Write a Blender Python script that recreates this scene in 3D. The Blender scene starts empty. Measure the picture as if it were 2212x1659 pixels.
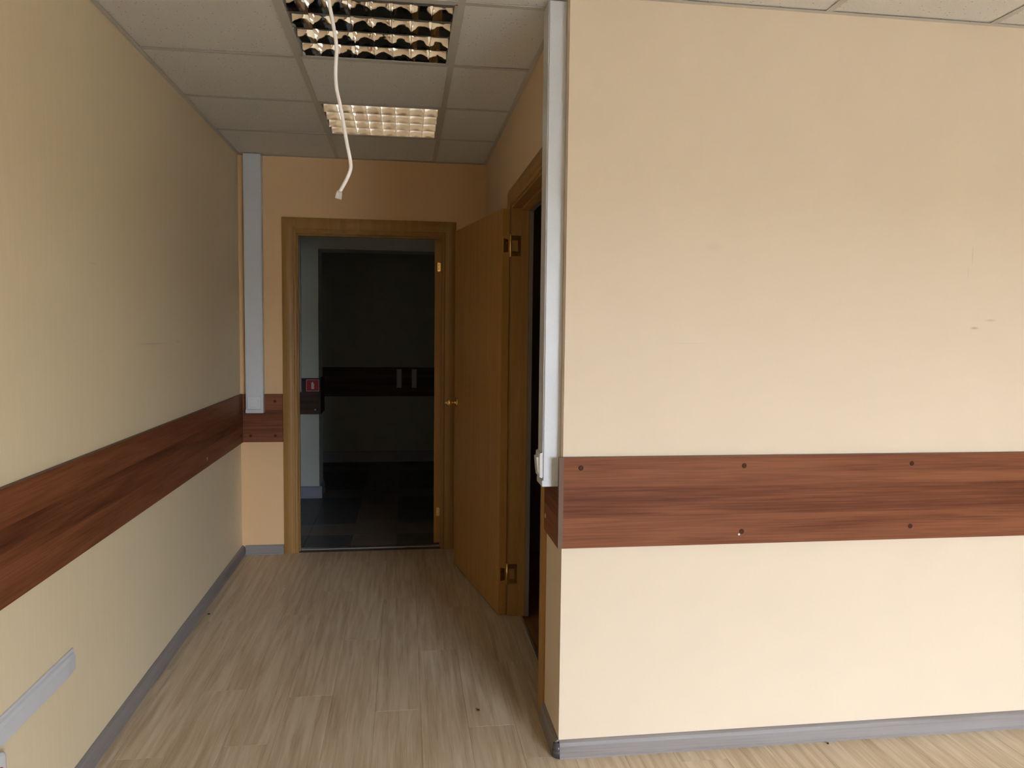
import bpy, bmesh, math, random
from mathutils import Vector, Matrix
random.seed(7)
sc = bpy.context.scene
col = sc.collection

# ------------------------------------------------------------------ camera
F_PX, YAW, PITCH, ROLL = 1652.07, 0.1398, -0.0686, 0.0113
CAM = Vector((-0.5171, -2.4479, 1.4329))
fw = Vector((math.sin(YAW)*math.cos(PITCH), math.cos(YAW)*math.cos(PITCH), math.sin(PITCH)))
rt = Vector((math.cos(YAW), -math.sin(YAW), 0)); up = rt.cross(fw)
r2 = rt*math.cos(ROLL)+up*math.sin(ROLL); u2 = -rt*math.sin(ROLL)+up*math.cos(ROLL)
cd = bpy.data.cameras.new('camera'); cam = bpy.data.objects.new('camera', cd); col.objects.link(cam)
cd.sensor_fit = 'HORIZONTAL'; cd.sensor_width = 36; cd.lens = F_PX/2212*36; cd.clip_start = .02
m = Matrix((r2, u2, -fw)).transposed().to_4x4(); m.translation = CAM; cam.matrix_world = m
sc.camera = cam

# ------------------------------------------------------------------ light and exposure
YB = -5.6                      # inner face of the window wall behind the camera
WX0, WX1, WZ0, WZ1 = 1.05, 2.60, 0.80, 2.40
w = bpy.data.worlds.new('overcast_sky'); sc.world = w; w.use_nodes = True
bg = w.node_tree.nodes['Background']; bg.inputs[0].default_value = (0.90, 1.0, 1.23, 1); bg.inputs[1].default_value = 41.0
pl = bpy.data.lights.new('window_daylight_portal', 'AREA'); pl.shape = 'RECTANGLE'; pl.size = WX1-WX0; pl.size_y = WZ1-WZ0
pl.cycles.is_portal = True
po = bpy.data.objects.new('window_daylight_portal', pl); col.objects.link(po)
po.location = ((WX0+WX1)/2, YB-.13, (WZ0+WZ1)/2); po.rotation_euler = (math.pi/2, 0, 0)
vs = sc.view_settings; vs.view_transform = 'Standard'; vs.look = 'None'; vs.gamma = 1; vs.use_curve_mapping = False
vs.exposure = 0.68

# ------------------------------------------------------------------ room numbers (metres)
XL, YE, H = -1.5365, 2.5197, 2.498
ZB, ZT = 0.7195, 1.0230         # wall protection board
XR = 5.0                        # right wall of the room, out of view
T = 0.1                         # wall thickness
GX, GY = -0.934, 0.123          # ceiling grid

# ------------------------------------------------------------------ materials
def nt(name):
    m = bpy.data.materials.new(name); m.use_nodes = True
    return m, m.node_tree.nodes, m.node_tree.links, m.node_tree.nodes['Principled BSDF']
def simple(name, c, rough=.5, metal=0, spec=.5, bump=0, bscale=200):
    m, n, l, b = nt(name)
    b.inputs['Base Color'].default_value = (*c, 1); b.inputs['Roughness'].default_value = rough
    b.inputs['Metallic'].default_value = metal; b.inputs['Specular IOR Level'].default_value = spec
    # light grain in the colour so no surface is perfectly flat
    tc = n.new('ShaderNodeTexCoord'); no = n.new('ShaderNodeTexNoise'); no.inputs['Scale'].default_value = bscale
    l.new(tc.outputs['Object'], no.inputs['Vector'])
    mx = n.new('ShaderNodeMix'); mx.data_type = 'RGBA'; mx.inputs[0].default_value = .5
    mr = n.new('ShaderNodeMapRange'); mr.inputs[3].default_value = .95; mr.inputs[4].default_value = 1.05
    l.new(no.outputs['Fac'], mr.inputs[0])
    mu = n.new('ShaderNodeVectorMath'); mu.operation = 'SCALE'; mu.inputs[0].default_value = c
    l.new(mr.outputs[0], mu.inputs['Scale']); l.new(mu.outputs[0], b.inputs['Base Color'])
    n.remove(mx)
    if bump:
        bp = n.new('ShaderNodeBump'); bp.inputs['Strength'].default_value = bump; bp.inputs['Distance'].default_value = .002
        l.new(no.outputs['Fac'], bp.inputs['Height']); l.new(bp.outputs[0], b.inputs['Normal'])
    return m
def ramp(n, stops):
    r = n.new('ShaderNodeValToRGB'); e = r.color_ramp.elements
    e[0].position, e[0].color = stops[0][0], (*stops[0][1], 1)
    e[1].position, e[1].color = stops[-1][0], (*stops[-1][1], 1)
    for p_, c_ in stops[1:-1]:
        x = e.new(p_); x.color = (*c_, 1)
    return r
def math_(n, l, op, a, b=None):
    x = n.new('ShaderNodeMath'); x.operation = op
    for i, v in enumerate((a, b)):
        if v is None: continue
        if isinstance(v, (int, float)): x.inputs[i].default_value = v
        else: l.new(v, x.inputs[i])
    return x.outputs[0]
def paint(name, c, streak=None, marks=()):
    """painted wall paper; marks = (centre, half sizes, strength) of scuffs"""
    m, n, l, b = nt(name)
    b.inputs['Roughness'].default_value = .62; b.inputs['Specular IOR Level'].default_value = .35
    g = n.new('ShaderNodeNewGeometry')
    mp = n.new('ShaderNodeMapping'); l.new(g.outputs['Position'], mp.inputs['Vector'])
    mp.inputs['Scale'].default_value = (260, 260, 5) if streak else (300, 300, 300)
    no = n.new('ShaderNodeTexNoise'); no.inputs['Detail'].default_value = 4; no.inputs['Scale'].default_value = 1
    l.new(mp.outputs[0], no.inputs['Vector'])
    n2 = n.new('ShaderNodeTexNoise'); n2.inputs['Scale'].default_value = 3; n2.inputs['Detail'].default_value = 3
    l.new(g.outputs['Position'], n2.inputs['Vector'])
    k = .10 if streak else .04
    f = math_(n, l, 'ADD', math_(n, l, 'MULTIPLY', no.outputs['Fac'], k), math_(n, l, 'MULTIPLY', n2.outputs['Fac'], .06))
    f = math_(n, l, 'ADD', f, 1-k/2-.03)
    for (ctr, hs, st) in marks:
        v = n.new('ShaderNodeVectorMath'); v.operation = 'SUBTRACT'; l.new(g.outputs['Position'], v.inputs[0]); v.inputs[1].default_value = ctr
        d = n.new('ShaderNodeVectorMath'); d.operation = 'DIVIDE'; l.new(v.outputs[0], d.inputs[0]); d.inputs[1].default_value = hs
        ln = n.new('ShaderNodeVectorMath'); ln.operation = 'LENGTH'; l.new(d.outputs[0], ln.inputs[0])
        mr = n.new('ShaderNodeMapRange'); mr.interpolation_type = 'SMOOTHSTEP'
        mr.inputs[1].default_value = 0; mr.inputs[2].default_value = 1; mr.inputs[3].default_value = 1-st; mr.inputs[4].default_value = 1
        l.new(ln.outputs['Value'], mr.inputs[0]); f = math_(n, l, 'MULTIPLY', f, mr.outputs[0])
    sc_ = n.new('ShaderNodeVectorMath'); sc_.operation = 'SCALE'; sc_.inputs[0].default_value = c
    l.new(f, sc_.inputs['Scale']); l.new(sc_.outputs[0], b.inputs['Base Color'])
    bp = n.new('ShaderNodeBump'); bp.inputs['Strength'].default_value = .12; bp.inputs['Distance'].default_value = .0006
    l.new(no.outputs['Fac'], bp.inputs['Height']); l.new(bp.outputs[0], b.inputs['Normal'])
    return m
def wood(name, stops, axis, grain=1.0, rough=.4, strips=None, perobj=.0, spec=.5, contrast=1.0, coord='pos', fine=.28):
    """wood print: noise stretched along axis 0/1/2; strips = (axis, start, width) gives printed planks"""
    m, n, l, b = nt(name)
    b.inputs['Roughness'].default_value = rough; b.inputs['Specular IOR Level'].default_value = spec
    if coord == 'pos':
        src = n.new('ShaderNodeNewGeometry').outputs['Position']
    else:
        src = n.new('ShaderNodeTexCoord').outputs['Object']
    vec = src
    shade = None
    if strips:
        sp = n.new('ShaderNodeSeparateXYZ'); l.new(src, sp.inputs[0])
        k = math_(n, l, 'FLOOR', math_(n, l, 'DIVIDE', math_(n, l, 'SUBTRACT', sp.outputs[strips[0]], strips[1]), strips[2]))
        wn = n.new('ShaderNodeTexWhiteNoise'); wn.noise_dimensions = '1D'; l.new(k, wn.inputs['W'])
        off = n.new('ShaderNodeCombineXYZ')
        for i in range(3): l.new(math_(n, l, 'MULTIPLY', k, 7.31+i), off.inputs[i])
        ad = n.new('ShaderNodeVectorMath'); ad.operation = 'ADD'; l.new(src, ad.inputs[0]); l.new(off.outputs[0], ad.inputs[1]); vec = ad.outputs[0]
        shade = wn.outputs['Value']
    oi = None
    if perobj:
        oi = n.new('ShaderNodeObjectInfo')
        o3 = n.new('ShaderNodeVectorMath'); o3.operation = 'SCALE'; o3.inputs[0].default_value = (13.7, 5.1, 9.3); l.new(oi.outputs['Random'], o3.inputs['Scale'])
        ad = n.new('ShaderNodeVectorMath'); ad.operation = 'ADD'; l.new(vec, ad.inputs[0]); l.new(o3.outputs[0], ad.inputs[1]); vec = ad.outputs[0]
    mp = n.new('ShaderNodeMapping'); s = [22*grain]*3; s[axis] = 1.1*grain; mp.inputs['Scale'].default_value = s; l.new(vec, mp.inputs['Vector'])
    a = n.new('ShaderNodeTexNoise'); a.inputs['Scale'].default_value = 1; a.inputs['Detail'].default_value = 6; a.inputs['Distortion'].default_value = .6
    l.new(mp.outputs[0], a.inputs['Vector'])
    mp2 = n.new('ShaderNodeMapping'); s = [230*grain]*3; s[axis] = 5*grain; mp2.inputs['Scale'].default_value = s; l.new(vec, mp2.inputs['Vector'])
    c = n.new('ShaderNodeTexNoise'); c.inputs['Scale'].default_value = 1; c.inputs['Detail'].default_value = 3; l.new(mp2.outputs[0], c.inputs['Vector'])
    f = math_(n, l, 'ADD', math_(n, l, 'MULTIPLY', a.outputs['Fac'], 1-fine), math_(n, l, 'MULTIPLY', c.outputs['Fac'], fine))
    f = math_(n, l, 'ADD', math_(n, l, 'MULTIPLY', math_(n, l, 'SUBTRACT', f, .5), 2.1*contrast), .5)
    if shade is not None:      # the middle printed plank is the darker one
        dk = math_(n, l, 'COMPARE', k, 1.0); dk.node.inputs[2].default_value = .4
        f = math_(n, l, 'ADD', math_(n, l, 'SUBTRACT', f, math_(n, l, 'MULTIPLY', dk, .24)), .10)
    if oi is not None: f = math_(n, l, 'ADD', f, math_(n, l, 'MULTIPLY', math_(n, l, 'SUBTRACT', oi.outputs['Random'], .5), perobj))
    r = ramp(n, stops); l.new(f, r.inputs[0]); l.new(r.outputs[0], b.inputs['Base Color'])
    bp = n.new('ShaderNodeBump'); bp.inputs['Strength'].default_value = .08; bp.inputs['Distance'].default_value = .0005
    l.new(c.outputs['Fac'], bp.inputs['Height']); l.new(bp.outputs[0], b.inputs['Normal'])
    return m

PEACH = (.80, .645, .468)
M = {}
M['peach'] = paint('peach_wall_paint', PEACH, None, [
    ((1.469, 0, 1.463), (.022, .1, .007), .35), ((1.530, 0, 1.491), (.03, .1, .006), .2),
    ((1.447, 0, 1.715), (.004, .1, .05), .14), ((1.434, 0, 1.655), (.004, .1, .03), .1),
    ((.42, 0, 1.40), (.12, .1, .004), .05), ((.50, 0, 1.72), (.05, .1, .02), .05)])
M['orange_light'] = paint('light_orange_wall_paint', (.83, .605, .385))  # peach paint with a milder corridor shade tone put into its colour
M['orange'] = paint('orange_peach_wall_paint', (.83, .535, .275))  # same peach paint, colour deepened to stand in for corridor shade
M['beige'] = paint('beige_wallpaper', (.87, .715, .465), True, [
    ((XL, .86, 1.366), (.1, .26, .006), .16), ((XL, 1.20, 1.37), (.1, .05, .012), .10),
    ((XL, .27, 1.641), (.1, .05, .006), .10), ((XL, .95, .975), (.1, .03, .01), .2)])
M['halldark'] = paint('far_hall_wall_paint', (.44, .45, .38))  # hall paint darkened, so the colour carries the shade deep in the hall
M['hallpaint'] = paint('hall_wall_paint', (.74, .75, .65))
WALNUT = [(.05, (.075, .023, .011)), (.40, (.165, .053, .022)), (.65, (.235, .082, .035)), (.98, (.30, .115, .05))]
M['walnut_x'] = wood('walnut_laminate_x', WALNUT, 0, .85, .5, (2, ZB, .1012), spec=.14, contrast=.85, fine=.42)
M['walnut_y'] = wood('walnut_laminate_y', WALNUT, 1, .85, .5, (2, ZB, .1012), spec=.14, contrast=.85, fine=.42)
HALLWOOD = [(.1, (.05, .028, .02)), (.9, (.12, .07, .05))]
M['hall_x'] = wood('dark_hall_board_x', HALLWOOD, 0, .85, .5, spec=.2)
M['hall_y'] = wood('dark_hall_board_y', HALLWOOD, 1, .85, .5, spec=.2)
M['edge'] = simple('taupe_edge_band', (.17, .108, .072), .6, spec=.2)
M['plank'] = wood('oak_floor_print', [(.10, (.43, .305, .18)), (.40, (.575, .44, .285)), (.62, (.67, .535, .37)), (.92, (.76, .63, .465))],
                  1, 2.0, .42, perobj=.06, spec=.4, contrast=.9)
M['underlay'] = simple('floor_underlay', (.12, .08, .05), .9)
M['beech'] = wood('beech_veneer', [(.1, (.29, .15, .042)), (.5, (.38, .20, .058)), (.9, (.45, .25, .082))], 2, 1.0, .42, spec=.25, contrast=.7)
M['beech_v'] = wood('beech_veneer_object', [(.1, (.36, .175, .045)), (.5, (.46, .235, .062)), (.9, (.54, .29, .085))], 2, 1.0, .42, spec=.25, contrast=.6, coord='obj')
M['skirt_x'] = wood('grey_wood_skirting_x', [(.1, (.20, .165, .145)), (.5, (.28, .245, .222)), (.9, (.33, .295, .275))], 0, .9, .5, spec=.3)
M['skirt_y'] = wood('grey_wood_skirting_y', [(.1, (.20, .165, .145)), (.5, (.28, .245, .222)), (.9, (.33, .295, .275))], 1, .9, .5, spec=.3)
M['pvc'] = simple('white_pvc', (.70, .70, .71), .35)
M['switch'] = simple('white_switch_plastic', (.84, .84, .83), .25)
M['tbar'] = simple('white_ceiling_bar', (.66, .63, .58), .45)
M['brass'] = simple('polished_brass', (.88, .62, .21), .18, 1.0)
M['dbrass'] = simple('brass_screw', (.30, .19, .06), .35, 1.0)
M['seal'] = simple('grey_rubber_seal', (.24, .20, .16), .7, spec=.2)
M['dark'] = simple('dark_gap', (.03, .02, .015), .8)
M['alu'] = simple('aluminium_threshold', (.62, .62, .62), .35, .9)
M['cap'] = simple('brown_screw_cap', (.07, .026, .014), .6, spec=.15)
M['screw'] = simple('steel_screw', (.6, .6, .58), .35, 1.0)
M['chrome'] = simple('dark_glossy_corner', (.12, .115, .125), .12, .6)
M['cable'] = simple('ivory_cable', (.78, .72, .66), .4)
M['red'] = simple('red_sign', (.62, .012, .012), .4)
M['white'] = simple('white_print', (.85, .85, .80), .5)
M['socketred'] = simple('red_socket_insert', (.35, .05, .05), .35)
M['crumb'] = simple('dark_crumb', (.025, .02, .02), .8)
M['tape'] = simple('grey_paper_strip', (.40, .38, .42), .35)
M['hallskirt'] = simple('grey_hall_skirting', (.33, .33, .38), .5)
M['tile_dark'] = simple('dark_hall_floor_tile', (.10, .10, .105), .4)
M['tile_light'] = simple('brown_grey_hall_floor_tile', (.21, .18, .15), .4)
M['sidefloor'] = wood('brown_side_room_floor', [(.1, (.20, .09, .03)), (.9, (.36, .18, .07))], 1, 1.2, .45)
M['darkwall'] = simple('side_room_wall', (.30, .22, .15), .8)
M['tube'] = simple('fluorescent_tube_glass', (.82, .83, .82), .3)
M['tray'] = simple('lamp_tray_white', (.70, .70, .68), .4)
M['frame'] = simple('white_window_frame', (.8, .8, .8), .35)
M['facade'] = simple('outside_facade', (.36, .34, .30), .9)  # for the added skyline block
M['ground'] = simple('outside_ground', (.32, .31, .28), .9)
def mirror(name, c, rough, bump):
    m, n, l, b = nt(name)
    b.inputs['Base Color'].default_value = (*c, 1); b.inputs['Metallic'].default_value = 1; b.inputs['Roughness'].default_value = rough
    tc = n.new('ShaderNodeNewGeometry'); no = n.new('ShaderNodeTexNoise'); no.inputs['Scale'].default_value = 14; l.new(tc.outputs['Position'], no.inputs['Vector'])
    bp = n.new('ShaderNodeBump'); bp.inputs['Strength'].default_value = bump; bp.inputs['Distance'].default_value = .004
    l.new(no.outputs['Fac'], bp.inputs['Height']); l.new(bp.outputs[0], b.inputs['Normal'])
    return m
M['mirror'] = mirror('polished_louvre_mirror', (.86, .86, .87), .04, .35)
M['satin'] = mirror('satin_louvre', (.93, .92, .89), .17, .3)
def tile_mat():
    m, n, l, b = nt('ceiling_tile_mineral_fibre'); b.inputs['Roughness'].default_value = .9; b.inputs['Specular IOR Level'].default_value = .15
    g = n.new('ShaderNodeNewGeometry')
    v = n.new('ShaderNodeTexVoronoi'); v.inputs['Scale'].default_value = 75; l.new(g.outputs['Position'], v.inputs['Vector'])
    w_ = n.new('ShaderNodeTexWhiteNoise'); w_.noise_dimensions = '3D'; l.new(v.outputs['Position'], w_.inputs['Vector'])
    hole = math_(n, l, 'MULTIPLY', math_(n, l, 'LESS_THAN', v.outputs['Distance'], .16), math_(n, l, 'LESS_THAN', w_.outputs['Value'], .30))
    no = n.new('ShaderNodeTexNoise'); no.inputs['Scale'].default_value = 160; no.inputs['Detail'].default_value = 3; l.new(g.outputs['Position'], no.inputs['Vector'])
    r = ramp(n, [(.3, (.82, .80, .77)), (.7, (.90, .88, .85))]); l.new(no.outputs['Fac'], r.inputs[0])
    mx = n.new('ShaderNodeMix'); mx.data_type = 'RGBA'; l.new(hole, mx.inputs[0]); l.new(r.outputs[0], mx.inputs[6]); mx.inputs[7].default_value = (.34, .31, .28, 1)
    l.new(mx.outputs[2], b.inputs['Base Color'])
    bp = n.new('ShaderNodeBump'); bp.inputs['Strength'].default_value = .3; bp.inputs['Distance'].default_value = .001
    l.new(no.outputs['Fac'], bp.inputs['Height']); l.new(bp.outputs[0], b.inputs['Normal'])
    return m
M['tile'] = tile_mat()
def glass_mat():
    m, n, l, b = nt('window_glass'); n.remove(b)
    t = n.new('ShaderNodeBsdfTransparent'); t.inputs[0].default_value = (.93, .96, .96, 1)
    g = n.new('ShaderNodeBsdfGlossy'); g.inputs['Roughness'].default_value = .02
    mx = n.new('ShaderNodeMixShader'); mx.inputs[0].default_value = .07
    l.new(t.outputs[0], mx.inputs[1]); l.new(g.outputs[0], mx.inputs[2]); l.new(mx.outputs[0], n['Material Output'].inputs[0])
    return m
M['glass'] = glass_mat()
def plug_mat():
    m, n, l, b = nt('clear_plug_plastic'); b.inputs['Base Color'].default_value = (.85, .80, .76, 1); b.inputs['Roughness'].default_value = .15
    b.inputs['Transmission Weight'].default_value = .65; b.inputs['IOR'].default_value = 1.3
    return m
M['plug'] = plug_mat()

# ------------------------------------------------------------------ helpers
class B:
    """collects shapes (world or local coordinates) into one mesh object"""
    def __init__(s): s.bm = bmesh.new()
    def box(s, x0, x1, y0, y1, z0, z1, bev=0, seg=1):
        t = bmesh.new(); bmesh.ops.create_cube(t, size=1)
        for v in t.verts:
            v.co = Vector(((x0+x1)/2+v.co.x*(x1-x0), (y0+y1)/2+v.co.y*(y1-y0), (z0+z1)/2+v.co.z*(z1-z0)))
        if bev: bmesh.ops.bevel(t, geom=list(t.edges), offset=bev, segments=seg, profile=.6, affect='EDGES')
        s._merge(t); return s
    def _merge(s, t):
        me = bpy.data.meshes.new('t'); t.to_mesh(me); t.free(); s.bm.from_mesh(me); bpy.data.meshes.remove(me)
    def loft(s, loops, cap=True):
        vs_ = [[s.bm.verts.new(p) for p in lp] for lp in loops]; k = len(loops[0])
        for a, b in zip(vs_[:-1], vs_[1:]):
            for i in range(k):
                s.bm.faces.new((a[i], a[(i+1) % k], b[(i+1) % k], b[i]))
        if cap: s.bm.faces.new(vs_[0][::-1]); s.bm.faces.new(vs_[-1])
        return s
    def lathe(s, prof, axis, origin, seg=20):
        """prof = [(along, radius)]; axis = unit vector"""
        ax = Vector(axis); a = ax.orthogonal().normalized(); b = ax.cross(a)
        s.loft([[Vector(origin)+ax*d+(a*math.cos(q)+b*math.sin(q))*max(r, 1e-5) for q in [2*math.pi*i/seg for i in range(seg)]] for d, r in prof])
        return s
    def tube(s, pts, r, seg=10):
        pts = [Vector(p) for p in pts]; loops = []
        for i, p in enumerate(pts):
            d = (pts[min(i+1, len(pts)-1)]-pts[max(i-1, 0)]).normalized()
            a = d.cross(Vector((0, 1, 0))).normalized(); b = d.cross(a)
            loops.append([p+(a*math.cos(q)+b*math.sin(q))*r for q in [2*math.pi*k/seg for k in range(seg)]])
        return s.loft(loops)
    def make(s, name, mat, parent=None, smooth=False, local=False):
        bmesh.ops.recalc_face_normals(s.bm, faces=s.bm.faces)
        if local or not s.bm.verts: c = Vector()
        else:
            lo = Vector([min(v.co[i] for v in s.bm.verts) for i in range(3)]); hi = Vector([max(v.co[i] for v in s.bm.verts) for i in range(3)])
            c = (lo+hi)/2
            bmesh.ops.translate(s.bm, verts=s.bm.verts, vec=-c)
        me = bpy.data.meshes.new(name); s.bm.to_mesh(me); s.bm.free(); me.materials.append(M[mat])
        if smooth:
            for p in me.polygons: p.use_smooth = True
        o = bpy.data.objects.new(name, me); col.objects.link(o)
        o.location = c
        if parent is not None:
            o.parent = parent
            if not local: o.location = c - wloc(parent)
        return o
def wloc(o):
    v = Vector(o.location)
    while o.parent: o = o.parent; v += Vector(o.location)
    return v
def box(name, x0, x1, y0, y1, z0, z1, mat, parent=None, bev=0, seg=1):
    return B().box(x0, x1, y0, y1, z0, z1, bev, seg).make(name, mat, parent)
def struct(o): o['kind'] = 'structure'; return o
def thing(name, label, cat, loc, group=None):
    o = bpy.data.objects.new(name, None); col.objects.link(o); o.location = loc; o.empty_display_size = .1
    o['label'] = label; o['category'] = cat
    if group: o['group'] = group
    return o
def tag(o, label, cat, group=None):
    o['label'] = label; o['category'] = cat
    if group: o['group'] = group
    return o
def sempty(name, loc): o = bpy.data.objects.new(name, None); col.objects.link(o); o.location = loc; o['kind'] = 'structure'; return o

# ------------------------------------------------------------------ walls
TOP = 2.72
struct(box('wall_left', XL-T, XL, YB-.2, YE, -.1, TOP, 'beige'))
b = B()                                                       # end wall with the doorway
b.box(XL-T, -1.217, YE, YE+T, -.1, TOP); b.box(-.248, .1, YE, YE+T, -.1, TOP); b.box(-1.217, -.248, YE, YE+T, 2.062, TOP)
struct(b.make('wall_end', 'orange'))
struct(B().box(T, XR+T, 0, T, -.1, TOP).box(0, T, 0, .328, -.1, TOP).make('wall_front', 'peach'))     # wall that faces the window
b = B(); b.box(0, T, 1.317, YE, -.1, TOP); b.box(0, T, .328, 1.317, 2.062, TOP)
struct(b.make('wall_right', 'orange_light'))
struct(box('wall_room', XR, XR+T, YB-.2, 0, -.1, TOP, 'peach'))
b = B(); b.box(XL, WX0, YB-.2, YB, -.1, TOP); b.box(WX1, XR, YB-.2, YB, -.1, TOP)
b.box(WX0, WX1, YB-.2, YB, -.1, WZ0); b.box(WX0, WX1, YB-.2, YB, WZ1, TOP)
struct(b.make('wall_back', 'peach'))
# window behind the camera
wn = sempty('window_1', ((WX0+WX1)/2, YB-.12, WZ0))
fr = B()
fr.box(WX0, WX0+.06, YB-.16, YB-.09, WZ0, WZ1); fr.box(WX1-.06, WX1, YB-.16, YB-.09, WZ0, WZ1)
fr.box(WX0+.06, WX1-.06, YB-.16, YB-.09, WZ0, WZ0+.06); fr.box(WX0+.06, WX1-.06, YB-.16, YB-.09, WZ1-.06, WZ1)
fr.make('window_frame', 'frame', wn)
xm = (WX0+WX1)/2
box('mullion', xm-.04, xm+.04, YB-.16, YB-.09, WZ0+.06, WZ1-.06, 'frame', wn)
box('pane', WX0+.06, xm-.04, YB-.128, YB-.122, WZ0+.06, WZ1-.06, 'glass', wn)
box('pane', xm+.04, WX1-.06, YB-.128, YB-.122, WZ0+.06, WZ1-.06, 'glass', wn)
box('window_sill', WX0-.08, WX1+.08, YB-.09, YB+.16, WZ0-.03, WZ0, 'frame', wn, .006)
struct(box('wall_outside', -45, 45, -33, -28, -3.5, 4.0, 'facade'))  # unseen block added to cut off the low sky at the window
g = struct(box('ground_outside', -60, 60, -90, YB-.2, -3.6, -3.5, 'ground'))

# side room behind the right-hand door, dark
b = B(); b.box(T, 2.6, YE-.1, YE, -.1, TOP); b.box(2.5, 2.6, T, YE-.1, -.1, TOP)
struct(b.make('wall_side_room', 'darkwall'))
struct(box('floor_side_room', .0, 2.5, T, YE-.1, -.1, -.0085, 'sidefloor'))
# hall behind the end door, unlit
HY, HT, FY = 4.16, .30, 5.94
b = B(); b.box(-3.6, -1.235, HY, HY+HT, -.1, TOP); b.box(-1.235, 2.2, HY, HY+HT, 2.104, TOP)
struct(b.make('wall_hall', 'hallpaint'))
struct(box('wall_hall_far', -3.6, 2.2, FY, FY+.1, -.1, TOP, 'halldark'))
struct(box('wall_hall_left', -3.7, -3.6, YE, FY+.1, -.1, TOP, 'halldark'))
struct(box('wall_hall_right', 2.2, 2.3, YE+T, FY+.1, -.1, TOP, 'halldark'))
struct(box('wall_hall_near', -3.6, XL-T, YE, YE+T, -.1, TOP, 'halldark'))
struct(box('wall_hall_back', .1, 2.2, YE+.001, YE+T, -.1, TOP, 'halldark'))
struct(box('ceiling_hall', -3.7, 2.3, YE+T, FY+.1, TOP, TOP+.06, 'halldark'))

# ------------------------------------------------------------------ floors
fl = struct(B().box(XL-T, XR+T, YB-.2, 0, -.1, -.0085).box(XL-T, 0, 0, YE, -.1, -.0085).make('floor', 'underlay'))
PW, PL, GAP = .17, 1.22, .0003
cells = {}
i0 = math.floor((XL+1.135)/PW); i1 = math.ceil((XR+1.135)/PW)
def plank(x0, x1, y0, y1):
    if x1-x0 < .01 or y1-y0 < .01: return
    key = (round(x1-x0, 4), round(y1-y0, 4))
    if key not in cells:
        hx, hy = (x1-x0)/2-GAP, (y1-y0)/2-GAP
        t = B(); t.loft([[(-hx, -hy, -.008), (hx, -hy, -.008), (hx, hy, -.008), (-hx, hy, -.008)],
                         [(-hx, -hy, -.0004), (hx, -hy, -.0004), (hx, hy, -.0004), (-hx, hy, -.0004)],
                         [(-hx+.0006, -hy+.0006, 0), (hx-.0006, -hy+.0006, 0), (hx-.0006, hy-.0006, 0), (-hx+.0006, hy-.0006, 0)]])
        bmesh.ops.recalc_face_normals(t.bm, faces=t.bm.faces)
        me = bpy.data.meshes.new('floor_plank'); t.bm.to_mesh(me); t.bm.free(); me.materials.append(M['plank']); cells[key] = me
    o = bpy.data.objects.new('floor_plank', cells[key]); col.objects.link(o); o.parent = fl
    o.location = Vector(((x0+x1)/2, (y0+y1)/2, 0))-Vector(fl.location)
for i in range(i0, i1):
    xa, xb = max(XL, -1.135+i*PW), min(XR, -1.135+(i+1)*PW)
    off = {0: .195, -1: .62}.get(i, ((i*.4371) % 1)*PL)
    y = off-PL*math.ceil((off-YB)/PL)
    while y < YE:
        y0, y1 = max(y, YB), min(y+PL, YE)
        if y1 > y0:
            if xb <= 0: plank(xa, xb, y0, y1)
            elif xa >= 0: plank(xa, xb, y0, min(y1, 0))
            else:
                if y1 <= 0: plank(xa, xb, y0, y1)
                else:
                    plank(xa, xb, y0, min(y1, 0)); plank(xa, 0, max(y0, 0), y1)
        y += PL
plank(0, .062, .358, 1.287)
fh = struct(box('floor_hall', -3.6, 2.2, YE, FY, -.1, -.006, 'underlay'))
TS = .305; tme = {}
for c_ in ('tile_dark', 'tile_light'):
    t = B().box(-TS/2+.0008, TS/2-.0008, -TS/2+.0008, TS/2-.0008, -.006, 0, .0006)
    me = bpy.data.meshes.new('floor_tile'); t.bm.to_mesh(me); t.bm.free(); me.materials.append(M[c_]); tme[c_] = me
for i in range(-7, 7):
    for j in range(0, 11):
        lt = (i % 4 == 0) or (j % 4 == 1)
        o = bpy.data.objects.new('floor_tile', tme['tile_light' if lt else 'tile_dark']); col.objects.link(o); o.parent = fh
        x, y = -.873+(i+.5)*TS, 2.625+(j+.5)*TS
        if x-TS/2 < -1.235 and HY-TS/2 < y < HY+HT+TS/2: 
            if x+TS/2 < -1.2: bpy.data.objects.remove(o); continue
        o.location = Vector((x, y, 0))-Vector(fh.location)

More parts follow.
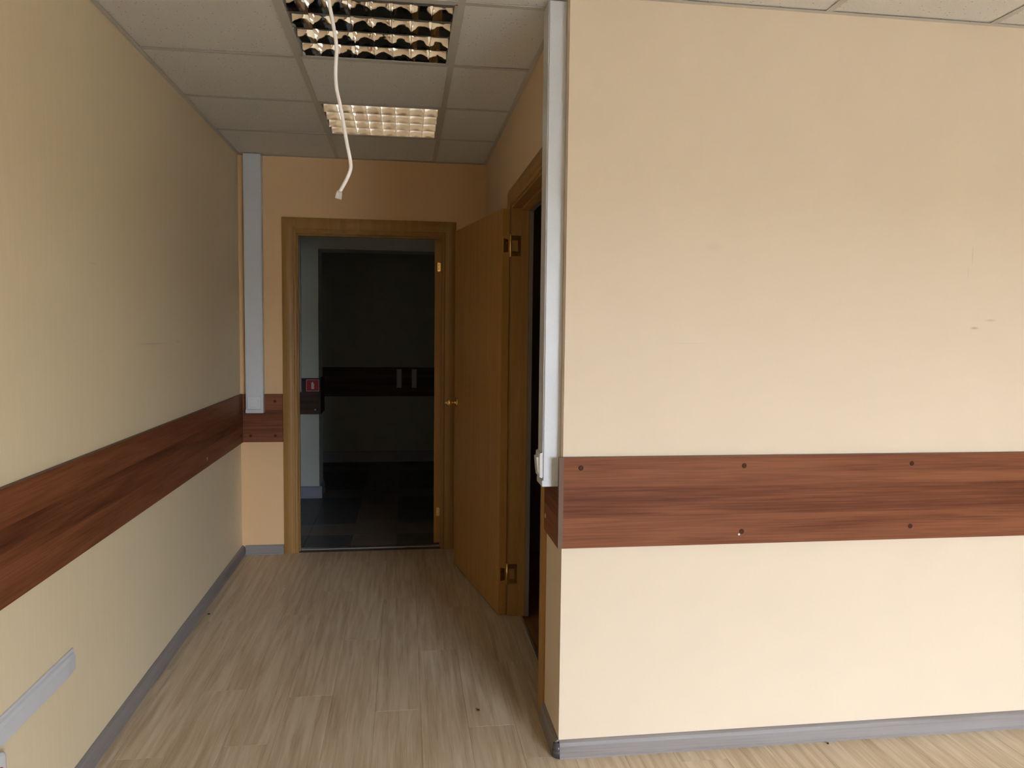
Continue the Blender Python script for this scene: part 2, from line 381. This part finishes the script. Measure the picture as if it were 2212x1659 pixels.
# ------------------------------------------------------------------ suspended ceiling
ce = struct(B().box(XL-T, XR+T, YB-.2, 0, TOP, TOP+.06).box(XL-T, 2.6, 0, YE+T, TOP, TOP+.06).make('ceiling', 'tray'))
BW = .012                                        # half width of the grid bars
def room_clip(x0, x1, y0, y1):
    out = []
    a = (max(x0, XL), min(x1, XR), max(y0, YB), min(y1, 0))
    c = (max(x0, XL), min(x1, 0), max(y0, 0), min(y1, YE))
    a_ok = a[1]-a[0] > .004 and a[3]-a[2] > .004; c_ok = c[1]-c[0] > .004 and c[3]-c[2] > .004
    if a_ok and c_ok and abs(a[1]-c[1]) < 1e-6: return [(a[0], a[1], a[2], c[3])]
    if a_ok: out.append(a)
    if c_ok: out.append(c)
    return out
LAMPS = {(0, 0), (0, 2)}
cmesh = {}
def cpart(name, x0, x1, y0, y1, z0, z1, mat, tilt=0):
    key = (name, round(x1-x0, 4), round(y1-y0, 4))
    if key not in cmesh:
        hx, hy, hz = (x1-x0)/2, (y1-y0)/2, (z1-z0)/2
        t = B().box(-hx, hx, -hy, hy, -hz, hz, .0006 if name == 'ceiling_tile' else 0)
        me = bpy.data.meshes.new(name); t.bm.to_mesh(me); t.bm.free(); me.materials.append(M[mat]); cmesh[key] = me
    o = bpy.data.objects.new(name, cmesh[key]); col.objects.link(o); o.parent = ce
    o.location = Vector(((x0+x1)/2, (y0+y1)/2, (z0+z1)/2))-Vector(ce.location)
    return o
nx0, nx1 = math.floor((XL-GX)/.6), math.ceil((XR-GX)/.6); ny0, ny1 = math.floor((YB-GY)/.6), math.ceil((YE-GY)/.6)
for i in range(nx0, nx1):
    for j in range(ny0, ny1):
        if (i, j) in LAMPS: continue
        for (x0, x1, y0, y1) in room_clip(GX+i*.6+.003, GX+(i+1)*.6-.003, GY+j*.6+.003, GY+(j+1)*.6-.003):
            if x1-x0 < .03 or y1-y0 < .03: continue
            o = cpart('ceiling_tile', x0, x1, y0, y1, H+.0015, H+.0155, 'tile')
            o.rotation_euler = (random.uniform(-1, 1)*.0012, random.uniform(-1, 1)*.0012, 0)
            o.location.z += .0008
for i in range(nx0, nx1+1):
    x = GX+i*.6
    for (x0, x1, y0, y1) in room_clip(x-BW, x+BW, YB, YE): cpart('main_bar', x0, x1, y0, y1, H-.0015, H, 'tbar')
for j in range(ny0, ny1+1):
    y = GY+j*.6
    for i in range(nx0, nx1):
        for (x0, x1, y0, y1) in room_clip(GX+i*.6+BW, GX+(i+1)*.6-BW, y-BW, y+BW):
            cpart('cross_bar', x0, x1, y0, y1, H-.0012, H+.0003, 'tbar')
AW = .019                                        # wall angle
for (x0, x1, y0, y1) in [(XL, XL+AW, YB, YE), (XL+AW, 0, YE-AW, YE), (-AW, 0, 0, YE-AW), (0, XR, -AW, 0), (XR-AW, XR, YB, -AW), (XL+AW, XR-AW, YB, YB+AW)]:
    cpart('wall_angle', x0, x1, y0, y1, H-.0022, H-.0016, 'tbar')

# ------------------------------------------------------------------ recessed louvre lights
def louvre_light(cx, cy, label, mat, flare):
    t = thing('ceiling_light', label, 'ceiling light', (cx, cy, H))
    S = .2885
    tr = B()
    tr.box(cx-S, cx+S, cy-S, cy+S, H+.088, H+.090)
    for (x0, x1, y0, y1) in [(-S, -S+.002, -S, S), (S-.002, S, -S, S), (-S, S, -S, -S+.002), (-S, S, S-.002, S)]:
        tr.box(cx+x0, cx+x1, cy+y0, cy+y1, H+.001, H+.088)
    tr.make('lamp_tray', 'tray', t)
    rim = B()
    for (x0, x1, y0, y1) in [(-S, -S+.010, -S, S), (S-.010, S, -S, S), (-S, S, -S, -S+.010), (-S, S, S-.010, S)]:
        rim.box(cx+x0, cx+x1, cy+y0, cy+y1, H-.0005, H+.0015)
    rim.make('lamp_rim', 'tbar', t)
    I = S-.010; hh = .042; ch = 2*I/4; z0 = H+.001
    K = 9; FLARE, DISH = flare, .0028
    def wd(u, a, bb): return a+bb*(.5*u+.5*u**2)
    # long parabolic reflectors: two half ones at the sides and three full ones,
    # each side dished slightly cell by cell
    NX = 48
    def sheet(r, yc, sgn):
        va = []
        for q in range(K+1):
            u = q/K; row = []
            for i in range(NX+1):
                x = cx-I+2*I*i/NX; ph = (8*i/NX) % 1.0
                dish = DISH*u*(1-(2*ph-1)**2)
                row.append(r.bm.verts.new((x, yc+sgn*(wd(u, .0016, FLARE)-dish), z0+hh*u)))
            va.append(row)
        for p_, q_ in zip(va[:-1], va[1:]):
            for i in range(NX): r.bm.faces.new((p_[i], p_[i+1], q_[i+1], q_[i]))
    for k in range(5):
        yc = cy-I+k*ch; r = B()
        if k > 0: sheet(r, yc, -1)
        if k < 4: sheet(r, yc, 1)
        if 0 < k < 4:
            r.bm.faces.new([r.bm.verts.new(p) for p in ((cx-I, yc-.0016, z0), (cx+I, yc-.0016, z0), (cx+I, yc+.0016, z0), (cx-I, yc+.0016, z0))])
        r.make('long_reflector', mat, t, smooth=True)
    # cross blades, eight cells in every channel
    NB = 8; pw = 2*I/NB; bme = None
    for k in range(4):
        yc = cy-I+(k+.5)*ch
        for j in range(NB+1):
            xc = cx-I+j*pw
            if bme is None:
                r = B(); h2 = hh*.86
                for sgn in (-1, 1):
                    va = []
                    for q in range(6):
                        u = q/5; z = .001+h2*u; half = ch/2-wd((z-.001)/hh, .0016, FLARE)
                        va.append([r.bm.verts.new((sgn*wd(u, .0006, .0070), yy, z)) for yy in (-half, half)])
                    for p_, q_ in zip(va[:-1], va[1:]): r.bm.faces.new((p_[0], p_[1], q_[1], q_[0]))
                half = ch/2-.0008
                r.bm.faces.new([r.bm.verts.new(p) for p in ((-.0006, -half, .001), (.0006, -half, .001), (.0006, half, .001), (-.0006, half, .001))])
                bmesh.ops.recalc_face_normals(r.bm, faces=r.bm.faces)
                bme = bpy.data.meshes.new('cross_blade'); r.bm.to_mesh(bme); r.bm.free(); bme.materials.append(M[mat])
                for p in bme.polygons: p.use_smooth = True
            if j in (0, NB): continue
            o = bpy.data.objects.new('cross_blade', bme); col.objects.link(o); o.parent = t; o.location = (xc-cx, yc-cy, 0)
        B().lathe([(0, .004), (.002, .013), (.56-.002, .013), (.56, .004)], (1, 0, 0), (cx-.28, yc, H+.064), 14).make('tube', 'tube', t, True)
    return t
louvre_light(GX+.3, GY+.3, 'square ceiling light with polished mirror louvre beside the hanging cable, nearer the big room', 'mirror', .0124)
louvre_light(GX+.3, GY+1.5, 'square ceiling light with pale satin louvre close to the end doorway', 'satin', .0135)

# ------------------------------------------------------------------ skirting boards
def skirt(name, p0, p1, nrm, mat, h=.058, d=.022, trimstart=0, trimend=0):
    """profile swept from p0 to p1 along the wall, nrm points into the room"""
    n_ = Vector((*nrm, 0))
    prof = [(0, 0), (d, 0), (d*1.0, h*.10), (d*.86, h*.16), (d*.80, h*.45), (d*.74, h*.72), (d*.55, h*.90), (d*.22, h*.985), (0, h)]
    b_ = B(); b_.loft([[Vector((*p, 0))+n_*a+Vector((0, 0, z)) for a, z in prof] for p in (p0, p1)])
    return b_.make(name, mat)
struct(skirt('baseboard_left', (XL, YB), (XL, YE), (1, 0), 'skirt_y'))
struct(skirt('baseboard_end', (XL+.022, YE), (-1.279, YE), (0, -1), 'skirt_x'))
bf = struct(skirt('baseboard_front', (0.001, 0), (XR, 0), (0, -1), 'skirt_x'))
struct(skirt('baseboard_right', (0, 0.0), (0, .262), (-1, 0), 'skirt_y'))
struct(skirt('baseboard_corridor', (0, 1.405), (0, YE-.02), (-1, 0), 'skirt_y'))
# open corner joint of the plastic skirting: small dark glossy corner pieces
cp = B()
for rr, z0, z1 in ((.021, .003, .052), (.0235, .010, .030)):
    q = [(-rr*math.cos(a), -rr*math.sin(a)) for a in [math.pi/2*k/8 for k in range(9)]]
    cp.loft([[(0, 0, z0)]+[(x, y, z0) for x, y in q], [(0, 0, z1)]+[(x*.9, y*.9, z1) for x, y in q]])
o = cp.make('corner_piece', 'chrome', bf, True); o['label'] = 'dark glossy corner piece'
struct(skirt('baseboard_hall', (-3.6, HY), (-1.212, HY), (0, -1), 'hallskirt', .10, .02))
struct(skirt('baseboard_hall_return', (-1.235, HY), (-1.235, HY+HT), (1, 0), 'hallskirt', .10, .02))
struct(skirt('baseboard_hall_far', (-3.6, FY), (2.2, FY), (0, -1), 'hallskirt', .118, .02))

# ------------------------------------------------------------------ walnut wall protection boards
BT = .016
def capset(parent, pts, axis):
    for (x, y, z, mt) in pts:
        B().lathe([(0, .0085), (.0008, .0085), (.0018, .006), (.002, .0005)], axis, (x, y, z), 14).make('screw_cap', mt, parent, True)
t1 = struct(box('trim_1', XL, XL+BT, YB, YE, ZB, ZT-.001, 'walnut_y'))
box('edge_band', XL, XL+BT, YB, YE, ZT-.001, ZT, 'edge', t1)
capset(t1, [(XL+BT, 1.62, ZB+.045, 'screw'), (XL+BT, 2.44, ZB+.05, 'cap')], (1, 0, 0))
t2 = struct(box('trim_2', XL+BT, -1.279, YE-BT, YE, ZB, ZT-.001, 'walnut_x'))
box('edge_band', XL+BT, -1.279, YE-BT, YE, ZT-.001, ZT, 'edge', t2)
capset(t2, [(-1.475, YE-BT, ZB+.04, 'cap'), (-1.325, YE-BT, ZB+.04, 'cap'), (-1.325, YE-BT, ZT-.045, 'cap')], (0, -1, 0))
t3 = struct(box('trim_3', 0, XR, -BT, 0, ZB, ZT-.001, 'walnut_x'))
box('edge_band', 0, XR, -BT, 0, ZT-.001, ZT, 'edge', t3)
capset(t3, [(x, -BT, .988, 'cap') for x in (.057, .623, 1.242, 1.86, 2.48)]+[(.621, -BT, .762, 'cap'), (1.247, -BT, .765, 'cap'), (1.86, -BT, .763, 'cap')], (0, -1, 0))
B().lathe([(0, .0035), (.0012, .0035), (.0014, .0005)], (0, -1, 0), (.612, -BT, .752), 8).make('chip', 'white', t3)
b = B(); b.box(-BT, 0, 0, .240, ZB, .914); b.box(-BT, 0, .142, .240, .914, ZT-.001)
t4 = struct(b.make('trim_4', 'walnut_y'))
box('corner_strip', -BT, 0, -BT, 0, ZB, ZT, 'edge', t4); box('edge_band', -BT, 0, .142, .240, ZT-.001, ZT, 'edge', t4)
capset(t4, [(-BT, .215, .775, 'screw')], (-1, 0, 0))
t5 = struct(box('trim_5', -3.6, -1.235, HY-BT, HY, .716, 1.021, 'hall_x'))
capset(t5, [(-1.265, HY-BT, .755, 'screw')], (0, -1, 0))
struct(box('trim_6', -3.6, 2.2, FY-BT, FY, .716, 1.030, 'hall_x'))
struct(box('trim_7', -1.235, -1.219, HY-BT, HY+HT, .716, 1.021, 'hall_y'))

# ------------------------------------------------------------------ doors
CW = .085                                           # casing width
CPROF = [(0, 0), (0, .0065), (.006, .0085), (.016, .0125), (.030, .0150), (.044, .0145), (.057, .0115), (.066, .0075), (.069, .0070), (.072, .0095), (.078, .0110), (.083, .0095), (CW, .006), (CW, 0)]
def casing(door, P, e1, n_, a0, a1, ztop, mat='beech'):
    """U shaped casing; P = origin on wall, e1 = direction along wall, n_ = into room, a0/a1 inner edges, ztop inner top"""
    P, e1, n_ = Vector(P), Vector(e1), Vector(n_)
    for a, s in ((a0, -1), (a1, 1)):
        loops = []
        for top in (0, 1):
            loops.append([P+e1*(a+s*(CW-u))+n_*d+Vector((0, 0, (ztop+(CW-u)) if top else 0)) for u, d in CPROF])
        B().loft(loops).make('side_casing', mat, door)
    loops = []
    for a, s in ((a0, -1), (a1, 1)):
        loops.append([P+e1*(a+s*(CW-u))+n_*d+Vector((0, 0, ztop+(CW-u))) for u, d in CPROF])
    B().loft(loops).make('head_casing', mat, door)
def butterfly(B_, w, h, t):
    pass
# --- door_1: end doorway, leaf swung into the dark hall
d1 = sempty('door_1', (-.73, YE, 0))
casing(d1, (0, YE, 0), (1, 0, 0), (0, -1, 0), -1.192, -.276, 2.042)
box('jamb', -1.217, -1.187, YE-.001, YE+T+.001, 0, 2.032, 'beech', d1)
box('jamb', -.281, -.248, YE-.001, YE+T+.001, 0, 2.032, 'beech', d1)
box('head_jamb', -1.217, -.248, YE-.001, YE+T+.001, 2.032, 2.062, 'beech', d1)
box('stop_strip', -1.187, -1.181, YE+.03, YE+.058, 0, 2.032, 'beech', d1)
box('stop_strip', -.287, -.281, YE+.03, YE+.058, 0, 2.032, 'beech', d1)
box('stop_strip', -1.181, -.287, YE+.03, YE+.058, 2.020, 2.032, 'beech', d1)
box('threshold', -1.187, -.281, YE+.06, YE+T-.002, -.004, .005, 'alu', d1, .002)
def leaf(door, pivot, ang, L, side, name='door_leaf'):
    lf = bpy.data.objects.new(name, None)
    b_ = B().box(0, L, min(0, side*.04), max(0, side*.04), .012, 2.028, .0015)
    lf = b_.make(name, 'beech_v', door, local=True)
    lf.location = Vector(pivot)-Vector(door.location); lf.rotation_euler = (0, 0, ang)
    return lf
# leaf_1: local x along the leaf, slab lies on local +y side, hinge edge at x = 0 facing the room
lf1 = leaf(d1, (-.283, YE+T+.004, 0), math.radians(86), .90, 1)
def hinge_plate(lf, z, y0, y1, h0, h1, hy):
    """trapezoid brass plate on the hinge edge (x=0) of a leaf with four screws"""
    zz = z
    lo = [(0, y0, zz-h0), (0, y1, zz-h1), (0, y1, zz+h1), (0, y0, zz+h0)]
    p = B().loft([lo, [(-.0018, y, z_) for _, y, z_ in lo]]).make('hinge', 'brass', lf, local=True)
    for (yy, z_) in hy:
        B().lathe([(0, .0032), (.0007, .003), (.0008, .0004)], (-1, 0, 0), (-.0018, yy, zz+z_), 8).make('screw', 'dbrass', p, local=True)
for z in (1.848, .223):
    hinge_plate(lf1, z, .0, .022, .024, .034, [(.018, .029), (.014, .014), (.014, -.014), (.018, -.029)])
# --- door_2: doorway in the corridor's right wall, leaf swung right back
d2 = sempty('door_2', (0, .82, 0))
casing(d2, (0, 0, 0), (0, 1, 0), (-1, 0, 0), .350, 1.300, 2.042)
box('jamb', -.001, T+.001, .328, .358, 0, 2.032, 'beech', d2)
box('jamb', -.001, T+.001, 1.287, 1.317, 0, 2.032, 'beech', d2)
box('head_jamb', -.001, T+.001, .328, 1.317, 2.032, 2.062, 'beech', d2)
box('stop_strip', .046, .082, 1.275, 1.287, 0, 2.032, 'beech', d2)
box('stop_strip', .046, .082, .358, .370, 0, 2.032, 'beech', d2)
box('stop_strip', .046, .082, .370, 1.275, 2.020, 2.032, 'beech', d2)
box('seal_strip', .083, T+.004, 1.272, 1.2865, 0, 2.031, 'seal', d2)
box('seal_strip', .083, T+.004, .370, 1.272, 2.018, 2.0315, 'seal', d2)
box('threshold', .060, .072, .358, 1.287, -.008, .003, 'alu', d2, .001)
lf2 = leaf(d2, (-.010, 1.290, 0), math.radians(100.6), .915, 1)
# brass butterfly hinges: small leaf on the door edge, barrel, large open leaf on the jamb
for z in (1.850, .216):
    hp = B().loft([[(0, y, z_) for y, z_ in ((.008, z-.030), (.032, z-.034), (.032, z+.034), (.008, z+.030))],
                   [(-.002, y, z_) for y, z_ in ((.008, z-.030), (.032, z-.034), (.032, z+.034), (.008, z+.030))]]).make('hinge', 'brass', lf2, local=True)
    for (yy, z_) in ((.026, .022), (.018, .012), (.018, -.012), (.026, -.022)):
        B().lathe([(0, .0032), (.0007, .003), (.0008, .0004)], (-1, 0, 0), (-.002, yy, z+z_), 8).make('screw', 'dbrass', hp, local=True)
    hb = B().lathe([(0, .003), (.002, .0055), (.108, .0055), (.11, .003)], (0, 0, 1), (-.006, 1.2835, z-.055), 12).make('hinge_barrel', 'brass', d2, True)
    j = B()
    for (x0, x1, z0, z1) in ((.0, .044, z+.026, z+.05), (.0, .044, z-.05, z-.026), (.030, .044, z-.026, z+.026)):
        j.box(x0, x1, 1.2852, 1.2872, z0, z1)
    jp = j.make('hinge_leaf', 'brass', d2)
    for (x_, z_) in ((.013, .038), (.034, .038), (.034, -.038), (.013, -.038)):
        B().lathe([(0, .0032), (.0007, .003), (.0008, .0004)], (0, -1, 0), (x_, 1.2852, z+z_), 8).make('screw', 'dbrass', jp)
kn = B().lathe([(0, .026), (.004, .027), (.008, .022), (.010, .011), (.026, .0105), (.030, .014), (.036, .021), (.046, .025), (.055, .0235), (.062, .017), (.066, .010), (.074, .009), (.076, .006)],
               (0, 1, 0), (.855, .04, 1.005), 24).make('door_knob', 'brass', lf2, True, local=True)

# ------------------------------------------------------------------ white cable trunking with light switches
def trunk_y(x0, x1, ywall, depth, z0, z1, joint, label):
    """vertical trunking on a wall facing -y"""
    t = thing('cable_trunking', label, 'cable duct', ((x0+x1)/2, ywall, z0))
    yf = ywall-depth
    box('trunking_body', x0, x1, yf+.003, ywall, z0+.002, z1, 'pvc', t, .0015)
    if joint:
        box('trunking_cover', x0+.006, x1-.006, yf, yf+.0032, z0+.03, joint-.001, 'pvc', t, .0006)
        box('trunking_cover', x0+.006, x1-.006, yf, yf+.0032, joint+.001, z1, 'pvc', t, .0006)
    else: box('trunking_cover', x0+.006, x1-.006, yf, yf+.0032, z0+.03, z1, 'pvc', t, .0006)
    box('end_cap', x0-.002, x1+.002, yf-.002, ywall, z0, z0+.022, 'pvc', t, .002)
    return t
def switch_parts(t, c, e, n_, s=.082):
    """frame and rocker; c centre on the mounting face, e along the face, n_ outwards"""
    c, e, n_ = Vector(c), Vector(e), Vector(n_); u_ = Vector((0, 0, 1))
    def plate(name, h, d0, d1, tilt, taper, par):
        lp = []
        for d, k in ((d0, 1.0), (d1, taper)):
            lp.append([c+e*(a*h*k)+u_*(q*h*k)+n_*(d+(tilt*q if d == d1 else 0)) for a, q in ((-1, -1), (1, -1), (1, 1), (-1, 1))])
        return B().loft(lp).make(name, 'switch', par)
    plate('switch_frame', s/2, 0, .008, 0, .93, t)
    plate('switch_inner_frame', s*.36, .008, .0105, 0, .97, t)
    plate('switch_rocker', s*.30, .0105, .0145, .0022, .97, t)
tx0, tx1 = -1.494, -1.389
trunk_y(tx0, tx1, YE, .06, .908, H-.003, 2.386, 'white cable trunking down the end wall left of the end doorway')
sw = thing('light_switch', 'white square light switch at the bottom of the end wall trunking', 'light switch', ((tx0+tx1)/2, YE-.06, .932))
switch_parts(sw, ((tx0+tx1)/2, YE-.0602, .973), (1, 0, 0), (0, -1, 0))
# trunking round the corner of the big wall, faces the corridor
ty0, ty1, td = .044, .140, .060
t = thing('cable_trunking', 'white cable trunking on the wall corner beside the side doorway', 'cable duct', (0, (ty0+ty1)/2, .915))
box('trunking_body', -td+.003, 0, ty0, ty1, .917, H-.003, 'pvc', t, .0015)
box('trunking_cover', -td, -td+.0032, ty0+.006, ty1-.006, .945, H-.003, 'pvc', t, .0006)
box('end_cap', -td-.002, 0, ty0-.002, ty1+.002, .915, .937, 'pvc', t, .002)
sw = thing('light_switch', 'white rocker switch on the corner trunking, next to the walnut board end', 'light switch', (-td, (ty0+ty1)/2, .945))
switch_parts(sw, (-td-.0002, (ty0+ty1)/2, .986), (0, 1, 0), (-1, 0, 0), .086)
trunk_y(-1.478, -1.374, HY, .06, .908, 2.60, None, 'white cable trunking in the dark hall beside the red extinguisher sign')

# low flat trunking on the left wall and the socket under it
t = thing('mini_trunking', 'low white flat cable trunking running along the left wall above the skirting', 'cable duct', (XL, -1.3, .372))
lo = [(XL, .372), (XL+.013, .372), (XL+.0185, .378), (XL+.0185, .424), (XL+.013, .432), (XL, .436)]
b_ = B(); b_.loft([[(x, y, z) for x, z in lo] for y in (-3.2, -.045)]+[[(XL+(x-XL)*.82, .012, .404+(z-.404)*.95) for x, z in lo], [(XL+(x-XL)*.25, .022, .404+(z-.404)*.88) for x, z in lo]])
b_.make('trunking_body', 'pvc', t)
box('trunking_base', XL, XL+.006, -3.2, .024, .368, .441, 'pvc', t, .001)
so = thing('wall_socket', 'white rounded wall socket with red insert below the flat trunking', 'socket', (XL, -.475, .29))
B().box(XL, XL+.030, -.520, -.432, .284, .367, .012, 3).make('socket_frame', 'switch', so, True)
B().lathe([(0, .021), (.0015, .021), (.002, .018), (-.004, .017)], (1, 0, 0), (XL+.030, -.474, .322), 24).make('socket_insert', 'socketred', so, True)
for dz in (-.0095, .0095):
    B().lathe([(0, .0026), (.0006, .0026)], (1, 0, 0), (XL+.0262, -.474, .322+dz), 8).make('socket_hole', 'dark', so)

# ------------------------------------------------------------------ hanging cable with clear plug
cb = thing('hanging_cable', 'ivory network cable dangling from the ceiling with a clear plug', 'cable', (-.66, -1.15, H))
raw = [(-.664, 2.499), (-.662, 2.40), (-.655, 2.25), (-.646, 2.08), (-.638, 1.961), (-.635, 1.940), (-.629, 1.907), (-.626, 1.882), (-.6275, 1.853), (-.627, 1.824), (-.621, 1.794), (-.616, 1.765), (-.611, 1.736), (-.6065, 1.712), (-.6055, 1.697), (-.611, 1.682), (-.619, 1.667), (-.6235, 1.659)]
pts = []
for i in range(len(raw)-1):                        # Catmull-Rom
    p0, p1, p2, p3 = raw[max(i-1, 0)], raw[i], raw[i+1], raw[min(i+2, len(raw)-1)]
    for k in range(4):
        u = k/4
        q = [.5*(2*p1[a]+(p2[a]-p0[a])*u+(2*p0[a]-5*p1[a]+4*p2[a]-p3[a])*u*u+(3*p1[a]-p0[a]-3*p2[a]+p3[a])*u**3) for a in (0, 1)]
        pts.append((q[0], -1.15+.012*math.sin(q[1]*9), q[1]))
pts.append((raw[-1][0], -1.15+.012*math.sin(raw[-1][1]*9), raw[-1][1]))
B().tube(pts, .0029, 10).make('cable_sheath', 'cable', cb, True)
yy = pts[-1][1]; ex, ez = raw[-1]
pd = Vector((-.0022, 0, -.0128)); pw_ = Vector((.0050, 0, -.0012)); py_ = Vector((0, .0033, 0)); c0 = Vector((ex, yy, ez+.0015))
def quad(c, k=1.0): return [c-pw_*k-py_*k, c+pw_*k-py_*k, c+pw_*k+py_*k, c-pw_*k+py_*k]
B().loft([quad(c0, .72), quad(c0+pd*.25, .92), quad(c0+pd*.8, 1.0), quad(c0+pd*1.0, 1.06)]).make('plug', 'plug', cb)

# ------------------------------------------------------------------ things in the hall
sg = thing('fire_sign', 'red square fire extinguisher sign on the dark board in the hall', 'sign', (-1.283, HY-BT, .911))
sx0, sx1, sz0, sz1, sy = -1.336, -1.231, .911, 1.010, HY-BT
box('sign_plate', sx0, sx1, sy-.0025, sy, sz0, sz1, 'red', sg)
bd = B(); k = .0035
for (x0, x1, z0, z1) in ((sx0, sx1, sz0, sz0+k), (sx0, sx1, sz1-k, sz1), (sx0, sx0+k, sz0+k, sz1-k), (sx1-k, sx1, sz0+k, sz1-k)):
    bd.box(x0, x1, sy-.0032, sy-.0025, z0, z1)
bd.make('sign_border', 'white', sg)
xc = (sx0+sx1)/2
ext = [(-.012, .0), (.012, .0), (.012, .040), (.010, .047), (.004, .053), (.004, .060), (-.003, .064), (-.004, .053), (-.010, .047), (-.012, .040)]
B().loft([[(xc+x, y, sz0+.018+z) for x, z in ext] for y in (sy-.0025, sy-.0033)]).make('extinguisher_symbol', 'white', sg)
hs = B(); hs.loft([[(xc+x, y, sz0+.018+z) for x, z in ((-.004, .058), (-.014, .052), (-.016, .047), (-.013, .047), (-.004, .054))] for y in (sy-.0025, sy-.0033)]); hs.make('hose_symbol', 'white', sg)
for x0, lb in ((-.602, 'grey paper strip on the far hall board, the one farther from the hinged door edge'),
               (-.440, 'grey paper strip on the far hall board, the one next to the hinged door edge')):
    tag(box('paper_strip', x0, x0+.052, FY-BT-.0012, FY-BT, .808, 1.012, 'tape'), lb, 'paper strip', 'paper strips in the far hall')

# ------------------------------------------------------------------ litter on the floor
def crumb(x, y, s, label):
    b_ = B(); bmesh.ops.create_icosphere(b_.bm, subdivisions=2, radius=s)
    for v in b_.bm.verts: v.co *= random.uniform(.75, 1.2); v.co.z *= .6; v.co += Vector((x, y, s*.45))
    tag(b_.make('crumb', 'crumb'), label, 'crumb')
crumb(-.239, .343, .0055, 'small black crumb on the floor in front of the side doorway')
crumb(.958, -.034, .0045, 'tiny dark crumb against the skirting of the big cream wall')
crumb(-1.488, 1.472, .006, 'small dark scrap on the floor beside the left wall skirting')
